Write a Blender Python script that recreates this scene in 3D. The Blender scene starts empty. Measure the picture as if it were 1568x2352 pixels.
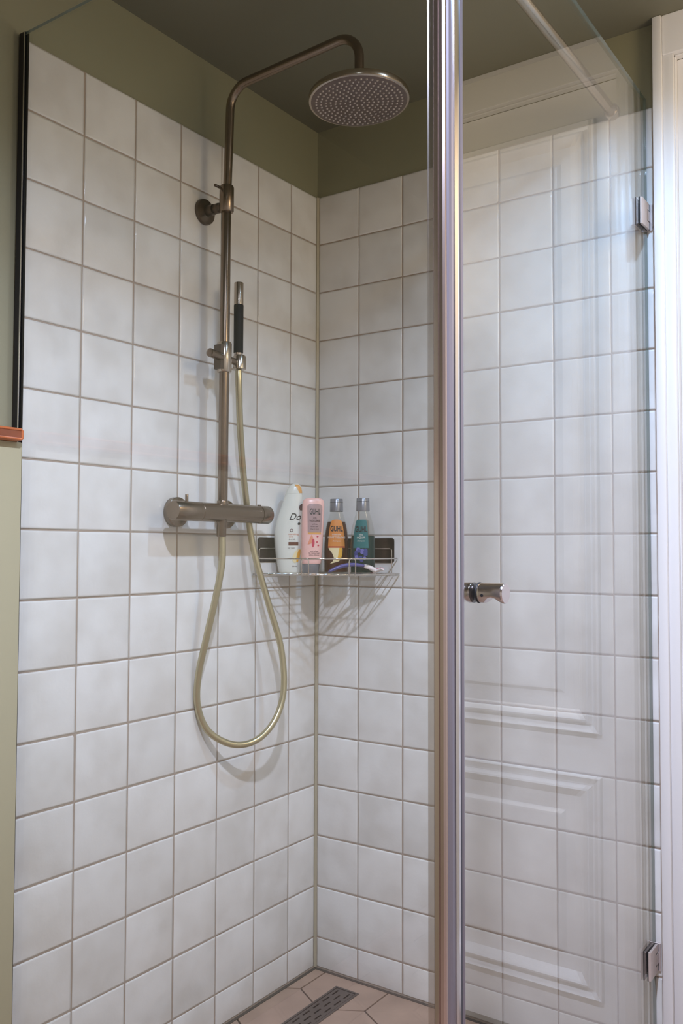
import bpy, bmesh, math, random
from mathutils import Vector, Matrix
R = random.Random(7)
S = bpy.context.scene
COL = S.collection
PI = math.pi

# ------------------------------------------------------------------ camera, world, lamps, exposure
def make_camera():
    yaw, pit, rol = math.radians(124.7602), math.radians(2.3855), math.radians(0.1601)
    F = Vector((math.cos(pit)*math.cos(yaw), math.cos(pit)*math.sin(yaw), math.sin(pit)))
    Rt = Vector((math.sin(yaw), -math.cos(yaw), 0)); U = Rt.cross(F)
    r = math.cos(rol)*Rt + math.sin(rol)*U; u = -math.sin(rol)*Rt + math.cos(rol)*U
    cd = bpy.data.cameras.new('camera'); co = bpy.data.objects.new('camera', cd); COL.objects.link(co)
    m = Matrix((r, u, -F)).transposed().to_4x4(); m.translation = Vector((1.43392, -1.94913, 1.10165))
    co.matrix_world = m
    cd.sensor_fit = 'HORIZONTAL'; cd.sensor_width = 36; cd.lens = 2064.96/1568*36
    cd.clip_start = 0.02
    S.camera = co
make_camera()

w = bpy.data.worlds.new('world'); S.world = w; w.use_nodes = True
w.node_tree.nodes['Background'].inputs[0].default_value = (0.9, 0.95, 1, 1)
w.node_tree.nodes['Background'].inputs[1].default_value = 0.0
S.view_settings.view_transform = 'Standard'; S.view_settings.look = 'None'
S.view_settings.gamma = 1; S.view_settings.use_curve_mapping = False
S.view_settings.exposure = 0.0

def spot(name, loc, power, col, angle, blend, radius, aim=(0, 0, -1)):
    l = bpy.data.lights.new(name, 'SPOT'); l.energy = power; l.color = col
    l.spot_size = math.radians(angle); l.spot_blend = blend; l.shadow_soft_size = radius
    o = bpy.data.objects.new(name, l); COL.objects.link(o); o.location = loc
    o.rotation_euler = Vector(aim).to_track_quat('-Z', 'Y').to_euler()
    return o
LENS = 90
spot('downlight_lamp', (1.12, -0.52, 2.225), 27, (0.46, 0.76, 1.22), 154, 0.8, 0.022)
spot('downlight_lamp', (1.12, -1.45, 2.225), 152, (0.835, 0.915, 1.20), 154, 0.8, 0.030)
# added warm fill light to balance the wall tones; no real fixture here
fl_ = bpy.data.lights.new('fill_lamp', 'POINT'); fl_.energy = 12; fl_.color = (1.05, .85, .60); fl_.shadow_soft_size = .15
fo_ = bpy.data.objects.new('fill_lamp', fl_); COL.objects.link(fo_); fo_.location = (1.6, -.45, 1.9)

# ------------------------------------------------------------------ materials
def mat(name, col=(.8,.8,.8), rough=.5, metal=0., spec=.5, bump=None, var=0., coat=0., aniso=0.):
    m = bpy.data.materials.new(name); m.use_nodes = True; nt = m.node_tree
    b = nt.nodes['Principled BSDF']
    b.inputs['Base Color'].default_value = (*col, 1); b.inputs['Roughness'].default_value = rough
    b.inputs['Metallic'].default_value = metal; b.inputs['Specular IOR Level'].default_value = spec
    b.inputs['Coat Weight'].default_value = coat; b.inputs['Anisotropic'].default_value = aniso
    tc = nt.nodes.new('ShaderNodeTexCoord')
    if bump:
        sc, st, dist = bump
        n = nt.nodes.new('ShaderNodeTexNoise'); n.inputs['Scale'].default_value = sc; n.inputs['Detail'].default_value = 3
        nt.links.new(tc.outputs['Object'], n.inputs['Vector'])
        bp = nt.nodes.new('ShaderNodeBump'); bp.inputs['Strength'].default_value = st; bp.inputs['Distance'].default_value = dist
        nt.links.new(n.outputs['Fac'], bp.inputs['Height']); nt.links.new(bp.outputs['Normal'], b.inputs['Normal'])
    if var:
        n = nt.nodes.new('ShaderNodeTexNoise'); n.inputs['Scale'].default_value = 9; n.inputs['Detail'].default_value = 4
        nt.links.new(tc.outputs['Object'], n.inputs['Vector'])
        r = nt.nodes.new('ShaderNodeValToRGB')
        r.color_ramp.elements[0].position = .3; r.color_ramp.elements[1].position = .7
        r.color_ramp.elements[0].color = (*[c*(1-var) for c in col], 1)
        r.color_ramp.elements[1].color = (*[min(1, c*(1+var)) for c in col], 1)
        nt.links.new(n.outputs['Fac'], r.inputs['Fac']); nt.links.new(r.outputs['Color'], b.inputs['Base Color'])
    return m

def emit_mat(name, col, st):
    m = bpy.data.materials.new(name); m.use_nodes = True; nt = m.node_tree; nt.nodes.clear()
    o = nt.nodes.new('ShaderNodeOutputMaterial'); e = nt.nodes.new('ShaderNodeEmission')
    e.inputs[0].default_value = (*col, 1); e.inputs[1].default_value = st; nt.links.new(e.outputs[0], o.inputs[0]); return m
def tile_mat():
    m = bpy.data.materials.new('glazed_white_tile'); m.use_nodes = True; nt = m.node_tree; L = nt.links
    b = nt.nodes['Principled BSDF']; b.inputs['Roughness'].default_value = .05
    b.inputs['Specular IOR Level'].default_value = .42
    tc = nt.nodes.new('ShaderNodeTexCoord'); oi = nt.nodes.new('ShaderNodeObjectInfo')
    mp = nt.nodes.new('ShaderNodeMath'); mp.operation = 'MULTIPLY'; mp.inputs[1].default_value = 37.
    L.new(oi.outputs['Random'], mp.inputs[0])
    ad = nt.nodes.new('ShaderNodeVectorMath'); ad.operation = 'ADD'
    L.new(tc.outputs['Object'], ad.inputs[0]); L.new(mp.outputs[0], ad.inputs[1])
    n1 = nt.nodes.new('ShaderNodeTexNoise'); n1.inputs['Scale'].default_value = 14; n1.inputs['Detail'].default_value = 1.5
    n2 = nt.nodes.new('ShaderNodeTexNoise'); n2.inputs['Scale'].default_value = 110; n2.inputs['Detail'].default_value = 2
    n3 = nt.nodes.new('ShaderNodeTexNoise'); n3.inputs['Scale'].default_value = 10; n3.inputs['Detail'].default_value = 3
    for n in (n1, n2, n3): L.new(ad.outputs[0], n.inputs['Vector'])
    b1 = nt.nodes.new('ShaderNodeBump'); b1.inputs['Strength'].default_value = 1; b1.inputs['Distance'].default_value = .0020
    b2 = nt.nodes.new('ShaderNodeBump'); b2.inputs['Strength'].default_value = 1; b2.inputs['Distance'].default_value = .0003
    L.new(n1.outputs['Fac'], b1.inputs['Height']); L.new(n2.outputs['Fac'], b2.inputs['Height'])
    L.new(b1.outputs['Normal'], b2.inputs['Normal']); L.new(b2.outputs['Normal'], b.inputs['Normal'])
    r = nt.nodes.new('ShaderNodeValToRGB')
    r.color_ramp.elements[0].position = .33; r.color_ramp.elements[0].color = (.70, .67, .63, 1)
    r.color_ramp.elements[1].position = .62; r.color_ramp.elements[1].color = (.80, .78, .75, 1)
    L.new(n3.outputs['Fac'], r.inputs['Fac'])
    # each tile has a slightly different glaze tone
    mr = nt.nodes.new('ShaderNodeMapRange'); mr.inputs['To Min'].default_value = .94; mr.inputs['To Max'].default_value = 1.03
    L.new(oi.outputs['Random'], mr.inputs['Value'])
    vm = nt.nodes.new('ShaderNodeVectorMath'); vm.operation = 'SCALE'
    L.new(r.outputs['Color'], vm.inputs[0]); L.new(mr.outputs[0], vm.inputs['Scale'])
    L.new(vm.outputs[0], b.inputs['Base Color'])
    return m

def glass_mat(name, tint=(.985, .992, .985), rough=0., ior=1.5, extra=0.):
    m = bpy.data.materials.new(name); m.use_nodes = True; nt = m.node_tree; nt.nodes.clear()
    out = nt.nodes.new('ShaderNodeOutputMaterial'); mx = nt.nodes.new('ShaderNodeMixShader')
    t = nt.nodes.new('ShaderNodeBsdfTransparent'); t.inputs[0].default_value = (*tint, 1)
    g = nt.nodes.new('ShaderNodeBsdfGlossy'); g.inputs['Roughness'].default_value = rough
    g.inputs[0].default_value = (1, 1, 1, 1)
    f = nt.nodes.new('ShaderNodeFresnel'); f.inputs['IOR'].default_value = ior
    geo = nt.nodes.new('ShaderNodeNewGeometry')
    # a ray leaving the pane meets the same reflectance as one entering it
    iv = nt.nodes.new('ShaderNodeMath'); iv.operation = 'MULTIPLY_ADD'; iv.inputs[1].default_value = 1/ior - ior; iv.inputs[2].default_value = ior
    nt.links.new(geo.outputs['Backfacing'], iv.inputs[0])
    lw = nt.nodes.new('ShaderNodeMath'); lw.operation = 'ADD'; lw.inputs[1].default_value = extra
    # Fresnel node already flips the ratio on back faces, so feed the inverse there
    nt.links.new(iv.outputs[0], f.inputs['IOR'])
    nt.links.new(f.outputs[0], lw.inputs[0]); nt.links.new(lw.outputs[0], mx.inputs[0])
    nt.links.new(t.outputs[0], mx.inputs[1]); nt.links.new(g.outputs[0], mx.inputs[2])
    nt.links.new(mx.outputs[0], out.inputs[0])
    return m

M = dict(
    lens=emit_mat('lamp_lens', (.75, .88, 1.0), LENS),
    tile=tile_mat(),
    grout=mat('brown_grey_grout', (.40, .32, .26), .9, bump=(300, .4, .0005)),
    silicone=mat('beige_silicone', (.42, .37, .27), .4),
    white_caulk=mat('white_caulk', (.78, .76, .72), .4, bump=(60, .6, .002)),
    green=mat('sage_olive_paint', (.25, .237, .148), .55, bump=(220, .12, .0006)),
    cream_wall=mat('cream_wall_paint', (.62, .55, .45), .6),
    green_lit=mat('sage_olive_paint_lit', (.37, .335, .21), .5),  # same paint as the wall, brighter light on the panelling put into its colour
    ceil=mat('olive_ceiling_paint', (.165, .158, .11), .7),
    white=mat('white_gloss_paint', (.72, .71, .71), .3),
    wood=mat('orange_brown_wood', (.42, .115, .035), .3, var=.3),
    wooddark=mat('dark_wood_inset', (.20, .055, .022), .3, var=.5),
    black=mat('black_anodised', (.012, .010, .012), .3, metal=.3),
    glass=glass_mat('clear_glass'),
    glass_edge=mat('glass_edge', (.10, .13, .10), .2),
    seal=glass_mat('translucent_seal', tint=(.82, .79, .77), rough=.25, extra=.12),
    alu=mat('polished_aluminium', (.72, .70, .70), .16, metal=1),
    alu_brown=mat('warm_aluminium', (.60, .50, .47), .25, metal=1),
    alu_dark=mat('dark_magnet_strip', (.035, .04, .06), .35),
    alu_grey=mat('grey_magnet_strip', (.30, .28, .33), .3, metal=.8),
    bronze=mat('brushed_bronze_nickel', (.25, .19, .145), .25, metal=1, bump=(400, .05, .0003)),
    bronze_dark=mat('dark_bronze', (.13, .10, .08), .35, metal=1),
    nickel=mat('brushed_nickel', (.50, .43, .36), .2, metal=1),
    hose=mat('satin_brass_hose', (.52, .46, .30), .28, metal=.85),
    chrome=mat('chrome_wire', (.72, .68, .64), .12, metal=1),
    steel=mat('knob_steel', (.62, .56, .54), .16, metal=1),
    satin=mat('satin_hinge_steel', (.62, .54, .51), .42, metal=.55),
    rubber=mat('black_rubber', (.008, .008, .01), .5),
    blackgrip=mat('black_grip', (.006, .006, .008), .5, spec=.12),
    nozzle=mat('silicone_nozzle', (.38, .33, .30), .35),
    headface=mat('shower_head_face', (.17, .125, .11), .33, metal=.7, bump=(160, .3, .001)),
    plate=mat('dark_adhesive_plate', (.055, .036, .030), .16, metal=.6),
    floor=mat('brown_stone_tile', (.40, .275, .205), .45, var=.12, bump=(60, .2, .0008)),
    fgrout=mat('dark_floor_grout', (.10, .08, .065), .9),
    drain=mat('brushed_drain_steel', (.20, .175, .16), .38, metal=.9),
    slot=mat('drain_slot_dark', (.004, .004, .004), .8),
    whiteplastic=mat('white_bottle_plastic', (.74, .74, .66), .25),
    goldplastic=mat('orange_cap_band', (.72, .36, .10), .3),
    pink=mat('pink_tube_plastic', (.84, .50, .44), .3),
    mauve=mat('mauve_label', (.38, .25, .24), .35),
    greycap=mat('grey_cap', (.25, .25, .27), .28, metal=.5),
    amberliq=mat('amber_shampoo', (.075, .016, .005), .35, spec=.15),
    tealliq=mat('teal_shampoo', (.003, .030, .028), .35, spec=.15),
    shell=glass_mat('clear_bottle_plastic', tint=(.93, .93, .91), rough=.03, ior=1.35),
    orange=mat('orange_label', (.66, .24, .045), .4),
    orangered=mat('orange_red_band', (.52, .10, .03), .4),
    cream=mat('cream_petal', (.82, .70, .40), .4),
    yellow=mat('yellow_petal', (.80, .42, .04), .4),
    teal=mat('teal_label', (.02, .14, .14), .35),
    blueflower=mat('blue_flower_print', (.045, .055, .22), .4),
    lilac=mat('lilac_flower_print', (.16, .15, .42), .4),
    ink=mat('black_ink', (.012, .010, .012), .5),
    softink=mat('grey_brown_ink', (.12, .06, .06), .5),
    brownink=mat('brown_label_band', (.13, .035, .015), .5),
    whiteink=mat('white_ink', (.75, .70, .62), .5),
    almond=mat('peach_almond_print', (.74, .28, .16), .4),
    crimson=mat('crimson_print', (.55, .04, .08), .4),
    purple=mat('purple_razor_plastic', (.09, .075, .25), .3),
    whiterazor=mat('white_razor_plastic', (.80, .72, .70), .3),
    pinkrazor=mat('pink_razor_strip', (.75, .12, .20), .35),
)

# ------------------------------------------------------------------ helpers
ORG = {}
def obj(name, V, F, m, parent=None, smooth=False, origin=None, mats=None, fm=None, autos=None):
    """one mesh object; V in world coordinates"""
    if parent is not None: o0 = ORG[parent.name]
    else: o0 = Vector(origin) if origin is not None else Vector((0, 0, 0))
    me = bpy.data.meshes.new(name)
    me.from_pydata([tuple(Vector(v) - o0) for v in V], [], F); me.update()
    bm = bmesh.new(); bm.from_mesh(me); bmesh.ops.recalc_face_normals(bm, faces=bm.faces); bm.to_mesh(me); bm.free()
    for mm in ([m] + list(mats or [])): me.materials.append(mm)
    if fm:
        for i, k in fm.items(): me.polygons[i].material_index = k
    o = bpy.data.objects.new(name, me); COL.objects.link(o)
    if parent is not None: o.parent = parent
    else: o.location = o0
    ORG[o.name] = o0
    if smooth:
        for p in me.polygons: p.use_smooth = True
        if autos is not None:
            bm = bmesh.new(); bm.from_mesh(me)
            for e in bm.edges:
                if len(e.link_faces) == 2 and e.calc_face_angle(0) > math.radians(autos): e.smooth = False
            bm.to_mesh(me); bm.free()
    return o
def thing(name, label, cat, loc, group=None):
    o = bpy.data.objects.new(name, None); COL.objects.link(o); o.location = loc; o.empty_display_size = .05
    o['label'] = label; o['category'] = cat
    if group: o['group'] = group
    ORG[o.name] = Vector(loc); return o
def struct(o): o['kind'] = 'structure'; return o

def box(x0, x1, y0, y1, z0, z1):
    V = [(x, y, z) for z in (z0, z1) for y in (y0, y1) for x in (x0, x1)]
    return V, [(0,2,3,1), (4,5,7,6), (0,1,5,4), (2,6,7,3), (0,4,6,2), (1,3,7,5)]
def merge(*parts):
    V, F = [], []
    for v, f in parts:
        n = len(V); V += list(v); F += [tuple(i+n for i in q) for q in f]
    return V, F
def bevel_box(x0, x1, y0, y1, z0, z1, b, seg=2):
    V, F = box(x0, x1, y0, y1, z0, z1)
    bm = bmesh.new(); vs = [bm.verts.new(v) for v in V]
    for f in F: bm.faces.new([vs[i] for i in f])
    bmesh.ops.bevel(bm, geom=list(bm.edges), offset=b, segments=seg, affect='EDGES', profile=.5)
    bm.verts.index_update()
    r = [tuple(v.co) for v in bm.verts], [tuple(v.index for v in f.verts) for f in bm.faces]
    bm.free(); return r
def lathe(base, axis, prof, n=32, ref=None):
    """prof: (t along axis, radius)"""
    a = Vector(axis).normalized(); base = Vector(base)
    e1 = a.orthogonal().normalized() if ref is None else (Vector(ref) - Vector(ref).dot(a)*a).normalized()
    e2 = a.cross(e1); V, F = [], []
    for t, r in prof:
        for k in range(n):
            th = 2*PI*k/n; V.append(tuple(base + a*t + (e1*math.cos(th) + e2*math.sin(th))*max(r, 1e-5)))
    m = len(prof)
    for i in range(m-1):
        for k in range(n):
            F.append((i*n+k, i*n+(k+1) % n, (i+1)*n+(k+1) % n, (i+1)*n+k))
    F.append(tuple(range(n))); F.append(tuple((m-1)*n+k for k in range(n)))
    return V, F
def cyl(p, q, r, n=24, bev=.0008):
    p, q = Vector(p), Vector(q); L = (q-p).length; b = min(bev, r*.4, L*.3)
    return lathe(p, q-p, [(0, r-b), (b*.3, r-b*.3), (b, r), (L-b, r), (L-b*.3, r-b*.3), (L, r-b)], n)
def catmull(P, n=10, closed=False):
    P = [Vector(p) for p in P]; out = []
    N = len(P); rng = range(N if closed else N-1)
    for i in rng:
        if closed: a, b, c, d = P[i-1], P[i], P[(i+1) % N], P[(i+2) % N]
        else: a, b, c, d = P[max(i-1, 0)], P[i], P[i+1], P[min(i+2, N-1)]
        for k in range(n):
            t = k/n
            out.append(.5*((2*b) + (-a+c)*t + (2*a-5*b+4*c-d)*t*t + (-a+3*b-3*c+d)*t**3))
    if not closed: out.append(P[-1])
    return out
def tube(P, r, n=12, closed=False):
    P = [Vector(p) for p in P]; N = len(P); V, F = [], []
    T = []
    for i in range(N):
        if closed: t = P[(i+1) % N] - P[i-1]
        else: t = P[min(i+1, N-1)] - P[max(i-1, 0)]
        T.append(t.normalized())
    e = T[0].orthogonal().normalized()
    for i in range(N):
        e = (e - e.dot(T[i])*T[i]).normalized(); f = T[i].cross(e)
        rr = r[i] if isinstance(r, (list, tuple)) else r
        for k in range(n):
            th = 2*PI*k/n; V.append(tuple(P[i] + (e*math.cos(th) + f*math.sin(th))*rr))
    for i in range(N if closed else N-1):
        j = (i+1) % N
        for k in range(n): F.append((i*n+k, i*n+(k+1) % n, j*n+(k+1) % n, j*n+k))
    if not closed: F += [tuple(range(n)), tuple((N-1)*n+k for k in range(n))]
    return V, F
def prism(poly, z0, z1):
    n = len(poly)
    V = [(x, y, z0) for x, y in poly] + [(x, y, z1) for x, y in poly]
    F = [tuple(range(n)), tuple(range(n, 2*n))] + [(i, (i+1) % n, n+(i+1) % n, n+i) for i in range(n)]
    return V, F
def fillet_path(P, rad, n=8):
    P = [Vector(p) for p in P]; out = [P[0]]
    for i in range(1, len(P)-1):
        a, b, c = P[i-1], P[i], P[i+1]; d1 = (a-b).normalized(); d2 = (c-b).normalized()
        ang = d1.angle(d2); t = rad/math.tan(ang/2)
        p1, p2 = b+d1*t, b+d2*t; ctr = b + (d1+d2).normalized()*(rad/math.sin(ang/2))
        for k in range(n+1):
            s = k/n; v = (p1-ctr).lerp(p2-ctr, s).normalized()*rad
            out.append(ctr + v)
    out.append(P[-1]); return out

# ------------------------------------------------------------------ room shell
ZC = 2.245; XR = 1.95; YF = -2.75
wl = struct(obj('wall_left', *box(-.106, -.005, YF-.1, .105, 0, ZC), M['green']))
DX0, DX1, DZ = .945, 1.765, 2.157
wb = struct(obj('wall_back', *merge(box(-.005, DX0, .005, .105, 0, ZC), box(DX1, XR+.1, .005, .105, 0, ZC), box(DX0, DX1, .005, .105, DZ, ZC)), M['green']))
struct(obj('wall_right', *box(XR, XR+.1, YF-.1, .005, 0, ZC), M['cream_wall']))
struct(obj('wall_front', *box(-.005, XR, YF-.1, YF, 0, ZC), M['cream_wall']))
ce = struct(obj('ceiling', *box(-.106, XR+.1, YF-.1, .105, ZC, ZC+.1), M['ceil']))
for ly in (-.52, -1.45):
    dl = obj('downlight', *lathe((1.12, ly, ZC), (0, 0, -1), [(0, .045), (.003, .045), (.005, .042), (.005, .034)], 32), M['white'], ce, smooth=True, autos=30)
    obj('lamp_lens', *lathe((1.12, ly, ZC-.0052), (0, 0, -1), [(0, .030), (.001, .030)], 24), M['lens'], dl)
fl = struct(obj('floor', *box(-.106, XR+.1, YF-.1, .105, -.1, -.0035), M['fgrout']))

# wall tiles ---------------------------------------------------------
AU = [.930, .7902, .6554, .5199, .3844, .2495, .1161, .0]      # joints on the left wall, distance from the corner
BX = [.0, .1342, .2677, .4017, .5358, .6695, .8024, .8974]     # joints on the back wall
RZ = [0.0] + [.0809 + .132*k for k in range(16)]                # 16 rows, the lowest cut
G = .0013
def tile_mesh(w, h, seed):
    """pillowed hand-made tile in local (u, n, v): u across, v up, n out of the wall"""
    r = random.Random(seed); N = 4; V = []; F = []
    def edge(t): return 0
    cs = [(-w/2+G+r.uniform(0, .0006), -h/2+G+r.uniform(0, .0006)), (w/2-G-r.uniform(0, .0006), -h/2+G+r.uniform(0, .0006)),
          (w/2-G-r.uniform(0, .0006), h/2-G-r.uniform(0, .0006)), (-w/2+G+r.uniform(0, .0006), h/2-G-r.uniform(0, .0006))]
    def bil(a, b):
        x = (1-a)*(1-b)*cs[0][0] + a*(1-b)*cs[1][0] + a*b*cs[2][0] + (1-a)*b*cs[3][0]
        y = (1-a)*(1-b)*cs[0][1] + a*(1-b)*cs[1][1] + a*b*cs[2][1] + (1-a)*b*cs[3][1]
        return x, y
    P = [0, .03, .5, .97, 1]
    for j, b in enumerate(P):
        for i, a in enumerate(P):
            x, y = bil(a, b)
            ed = (i in (0, 4)) or (j in (0, 4)); wob = .0005
            if i == 2 and j in (0, 4): y += r.uniform(-wob, wob)
            if j == 2 and i in (0, 4): x += r.uniform(-wob, wob)
            n = -.0006 if ed else r.uniform(-.0002, .0002)
            V.append((x, n, y))
    for j in range(4):
        for i in range(4): F.append((j*5+i, j*5+i+1, (j+1)*5+i+1, (j+1)*5+i))
    rim = [0, 1, 2, 3, 4, 9, 14, 19, 24, 23, 22, 21, 20, 15, 10, 5]
    n0 = len(V); V += [(V[k][0], -.0048, V[k][2]) for k in rim]
    for k in range(16): F.append((rim[k], n0+k, n0+(k+1) % 16, rim[(k+1) % 16]))
    return V, F
TM = {}
def get_tile(w, h, wall, k):
    key = (round(w, 3), round(h, 3), wall, k)
    if key not in TM:
        V, F = tile_mesh(w, h, hash(key[:2]) % 1000 + k*17)
        if wall == 'A': V = [(n, -u, v) for u, n, v in V]
        else: V = [(u, -n, v) for u, n, v in V]
        me = bpy.data.meshes.new('tile'); me.from_pydata(V, [], F); me.update()
        bm = bmesh.new(); bm.from_mesh(me); bmesh.ops.recalc_face_normals(bm, faces=bm.faces); bm.to_mesh(me); bm.free()
        me.materials.append(M['tile'])
        for p in me.polygons: p.use_smooth = p.index < 16
        TM[key] = me
    return TM[key]
for wall, J, par in (('A', AU, wl), ('B', BX, wb)):
    for c in range(7):
        for r_ in range(16):
            a, b = sorted((J[c], J[c+1])); z0, z1 = RZ[r_], RZ[r_+1]
            if r_ == 0: z0 = .004
            if wall == 'A' and a == 0: a = .004
            if wall == 'B' and a == 0: a = .004
            me = get_tile(b-a, z1-z0, wall, R.randrange(5))
            o = bpy.data.objects.new('tile', me); COL.objects.link(o); o.parent = par
            t1, t2 = R.gauss(0, .0022), R.gauss(0, .0022)
            if wall == 'A': o.location = (R.uniform(-.0004, .0003), -(a+b)/2, (z0+z1)/2); o.rotation_euler = (0, t1, t2)
            else: o.location = ((a+b)/2, -R.uniform(-.0004, .0003), (z0+z1)/2); o.rotation_euler = (t1, 0, t2)
obj('grout', *box(-.005, -.0013, -.930, -.0013, .0, RZ[-1]-.001), M['grout'], wl)
obj('grout', *box(-.0013, .8975, .0013, .005, .0, RZ[-1]-.001), M['grout'], wb)
# silicone in the corner and along the floor
obj('silicone_joint', *prism([(-.001, .001), (.0048, .001), (.001, -.0048), (-.001, -.0048)][::1], .003, RZ[-1]), M['silicone'], wb)

# floor: hexagonal stone tiles -----------------------------------------
HW, HS = .192, .192/math.sqrt(3); HX, HY = .0385, -.112
DRX0, DRX1, DRY0, DRY1 = .105, .174, -.80, -.052
def clip(poly, nx, ny, c):
    out = []
    for i in range(len(poly)):
        p, q = poly[i], poly[(i+1) % len(poly)]
        dp, dq = p[0]*nx+p[1]*ny-c, q[0]*nx+q[1]*ny-c
        if dp <= 0: out.append(p)
        if (dp < 0 < dq) or (dq < 0 < dp):
            t = dp/(dp-dq); out.append((p[0]+t*(q[0]-p[0]), p[1]+t*(q[1]-p[1])))
    return out
def area(p): return abs(sum(p[i][0]*p[(i+1) % len(p)][1]-p[(i+1) % len(p)][0]*p[i][1] for i in range(len(p))))/2 if len(p) > 2 else 0
cnt = 0
for ri in range(-1, 18):
    for ci in range(-1, 12):
        cx = HX + HW/2 + ci*HW + (HW/2 if ri % 2 else 0)
        cy = HY + HS/2 - ri*1.5*HS
        g = .0022
        rad = HS - g/math.cos(PI/6)
        hexa = [(cx+rad*math.sin(PI/3*k), cy+rad*math.cos(PI/3*k)) for k in range(6)]
        for (nx, ny, c) in ((-1, 0, -.007), (1, 0, XR-.003), (0, 1, -.007), (0, -1, -YF-.003)): hexa = clip(hexa, nx, ny, c) if len(hexa) > 2 else []
        if area(hexa) < 2e-4: continue
        pieces = []
        def add(poly, *cl):
            for c in cl:
                if len(poly) > 2: poly = clip(poly, *c)
            if area(poly) > 3e-5: pieces.append(poly)
        L = clip(hexa, 1, 0, DRX0); Rr = clip(hexa, -1, 0, -DRX1)
        mid = clip(clip(hexa, -1, 0, -DRX0), 1, 0, DRX1) if len(clip(hexa, -1, 0, -DRX0)) > 2 else []
        if area(hexa) - area(L) < 1e-7 or area(hexa) - area(Rr) < 1e-7: pieces = [hexa]
        else:
            add(L); add(Rr)
            if len(mid) > 2: add(mid, (0, -1, -DRY1)); add(mid, (0, 1, DRY0))
        if not pieces: continue
        V, F = merge(*[prism(p, -.0034, 0) for p in pieces])
        obj('floor_tile', V, F, M['floor'], fl); cnt += 1
obj('edge_joint', *box(-.001, .0065, -.93, -.0065, -.0034, .0012), M['fgrout'], fl)
obj('edge_joint', *box(-.001, .90, -.0065, .001, -.0034, .0012), M['fgrout'], fl)

# linear drain ---------------------------------------------------------
dr = thing('shower_drain', 'brushed steel linear slotted drain set in the brown hexagonal floor tiles', 'drain', (.1395, -.42, -.0034))
fx = .006
obj('frame', *merge(box(DRX0, DRX0+fx, DRY0, DRY1, -.0034, .0016), box(DRX1-fx, DRX1, DRY0, DRY1, -.0034, .0016),
                    box(DRX0+fx, DRX1-fx, DRY1-fx, DRY1, -.0034, .0016), box(DRX0+fx, DRX1-fx, DRY0, DRY0+fx, -.0034, .0016)), M['drain'], dr)
def grate():
    # plate with real slots, three staggered rows running along y
    x0, x1, y0, y1 = DRX0+fx+.0015, DRX1-fx-.0015, DRY0+fx+.0015, DRY1-fx-.0015
    cols = [x0+.010, (x0+x1)/2, x1-.010]; sw = .0022; parts = []
    xs = [x0]
    for c in cols: xs += [c-sw, c+sw]
    xs.append(x1)
    for i in range(0, 8, 2): parts.append(box(xs[i], xs[i+1], y0, y1, -.0022, .001))
    pitch, bl = .040, .012
    for k, c in enumerate(cols):
        y = y1 - .008 - (k % 2)*.018
        last = y1
        while y > y0 + .04:
            parts.append(box(c-sw, c+sw, y, last, -.0022, .001)); last = y-.026; y = last - (pitch-.026)
        parts.append(box(c-sw, c+sw, y0, last, -.0022, .001))
    return merge(*parts)
obj('grate', *grate(), M['drain'], dr)
obj('channel', *box(DRX0+fx, DRX1-fx, DRY0+fx, DRY1-fx, -.0034, -.0024), M['slot'], dr)

# painted half-height panelling and its wooden cap, left of the shower ----
struct(obj('trim_1', *bevel_box(-.005, .040, YF, -.9505, 0, 1.293, .002), M['green_lit'], smooth=True, autos=40))
cap = struct(obj('trim_2', *bevel_box(-.005, .054, YF, -.9590, 1.293, 1.3165, .004, 3), M['wood'], smooth=True, autos=50))
obj('front_bead', *tube([(.0535, YF+.01, 1.3135), (.0535, -.9625, 1.3135), (.0535, -.9605, 1.3115), (.0535, -.9605, 1.2985), (.0535, -.9625, 1.2965), (.0535, YF+.01, 1.2965)], .0026, 8), M['wood'], cap, smooth=True)
obj('dark_inset', *box(.0530, .0543, YF+.012, -.9622, 1.2985, 1.3115), M['wooddark'], cap)
struct(obj('baseboard_right', *bevel_box(XR-.015, XR, YF, 0.004, 0, .12, .003), M['white']))

# ------------------------------------------------------------------ door 1 with its casing (seen at the right edge and in the glass)
d1 = struct(obj('door_1', *merge(box(DX0+.002, DX1-.002, .012, .052, .012, DZ-.004)), M['white'], origin=(1.35, .03, 0)))
def ring_mould(x0, x1, z0, z1, prof, y0):
    """picture-frame moulding: prof = (inset, projection towards -y)"""
    V, F = [], []; n = len(prof)
    for ins, pr in prof:
        for cx, cz in ((x0+ins, z0+ins), (x1-ins, z0+ins), (x1-ins, z1-ins), (x0+ins, z1-ins)): V.append((cx, y0-pr, cz))
    for i in range(n-1):
        for k in range(4): F.append((i*4+k, i*4+(k+1) % 4, (i+1)*4+(k+1) % 4, (i+1)*4+k))
    F.append(tuple((n-1)*4+k for k in range(4)))
    F.append((0, 1, 2, 3))
    return V, F
MP = [(0, -.001), (.002, .011), (.004, .012), (.017, .004), (.021, .0035), (.027, .014), (.031, .0155), (.035, .013), (.050, .0005), (.084, -.0005), (.086, .001), (.092, .0065), (.096, .007), (.100, .007)]
for z0, z1 in ((.124, .605), (.697, 2.075)):
    for x0, x1 in ((.998, 1.712),):
        obj('door_panel', *ring_mould(x0, x1, z0, z1, MP, .0115), M['white'], d1)
hd = obj('door_handle', *merge(cyl((1.715, .012, 1.02), (1.715, -.038, 1.02), .009), cyl((1.722, -.036, 1.02), (1.61, -.036, 1.02), .008), cyl((1.715, .0118, 1.02), (1.715, .006, 1.02), .025)), M['nickel'], d1, smooth=True, autos=40)
tr = struct(obj('trim_3', *merge(
    bevel_box(.9035, .9230, -.024, .0045, 0, 2.2445, .0025),
    bevel_box(.9230, .9445, -.015, .0045, 0, 2.158, .001)), M['white'], smooth=True, autos=40))
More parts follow.
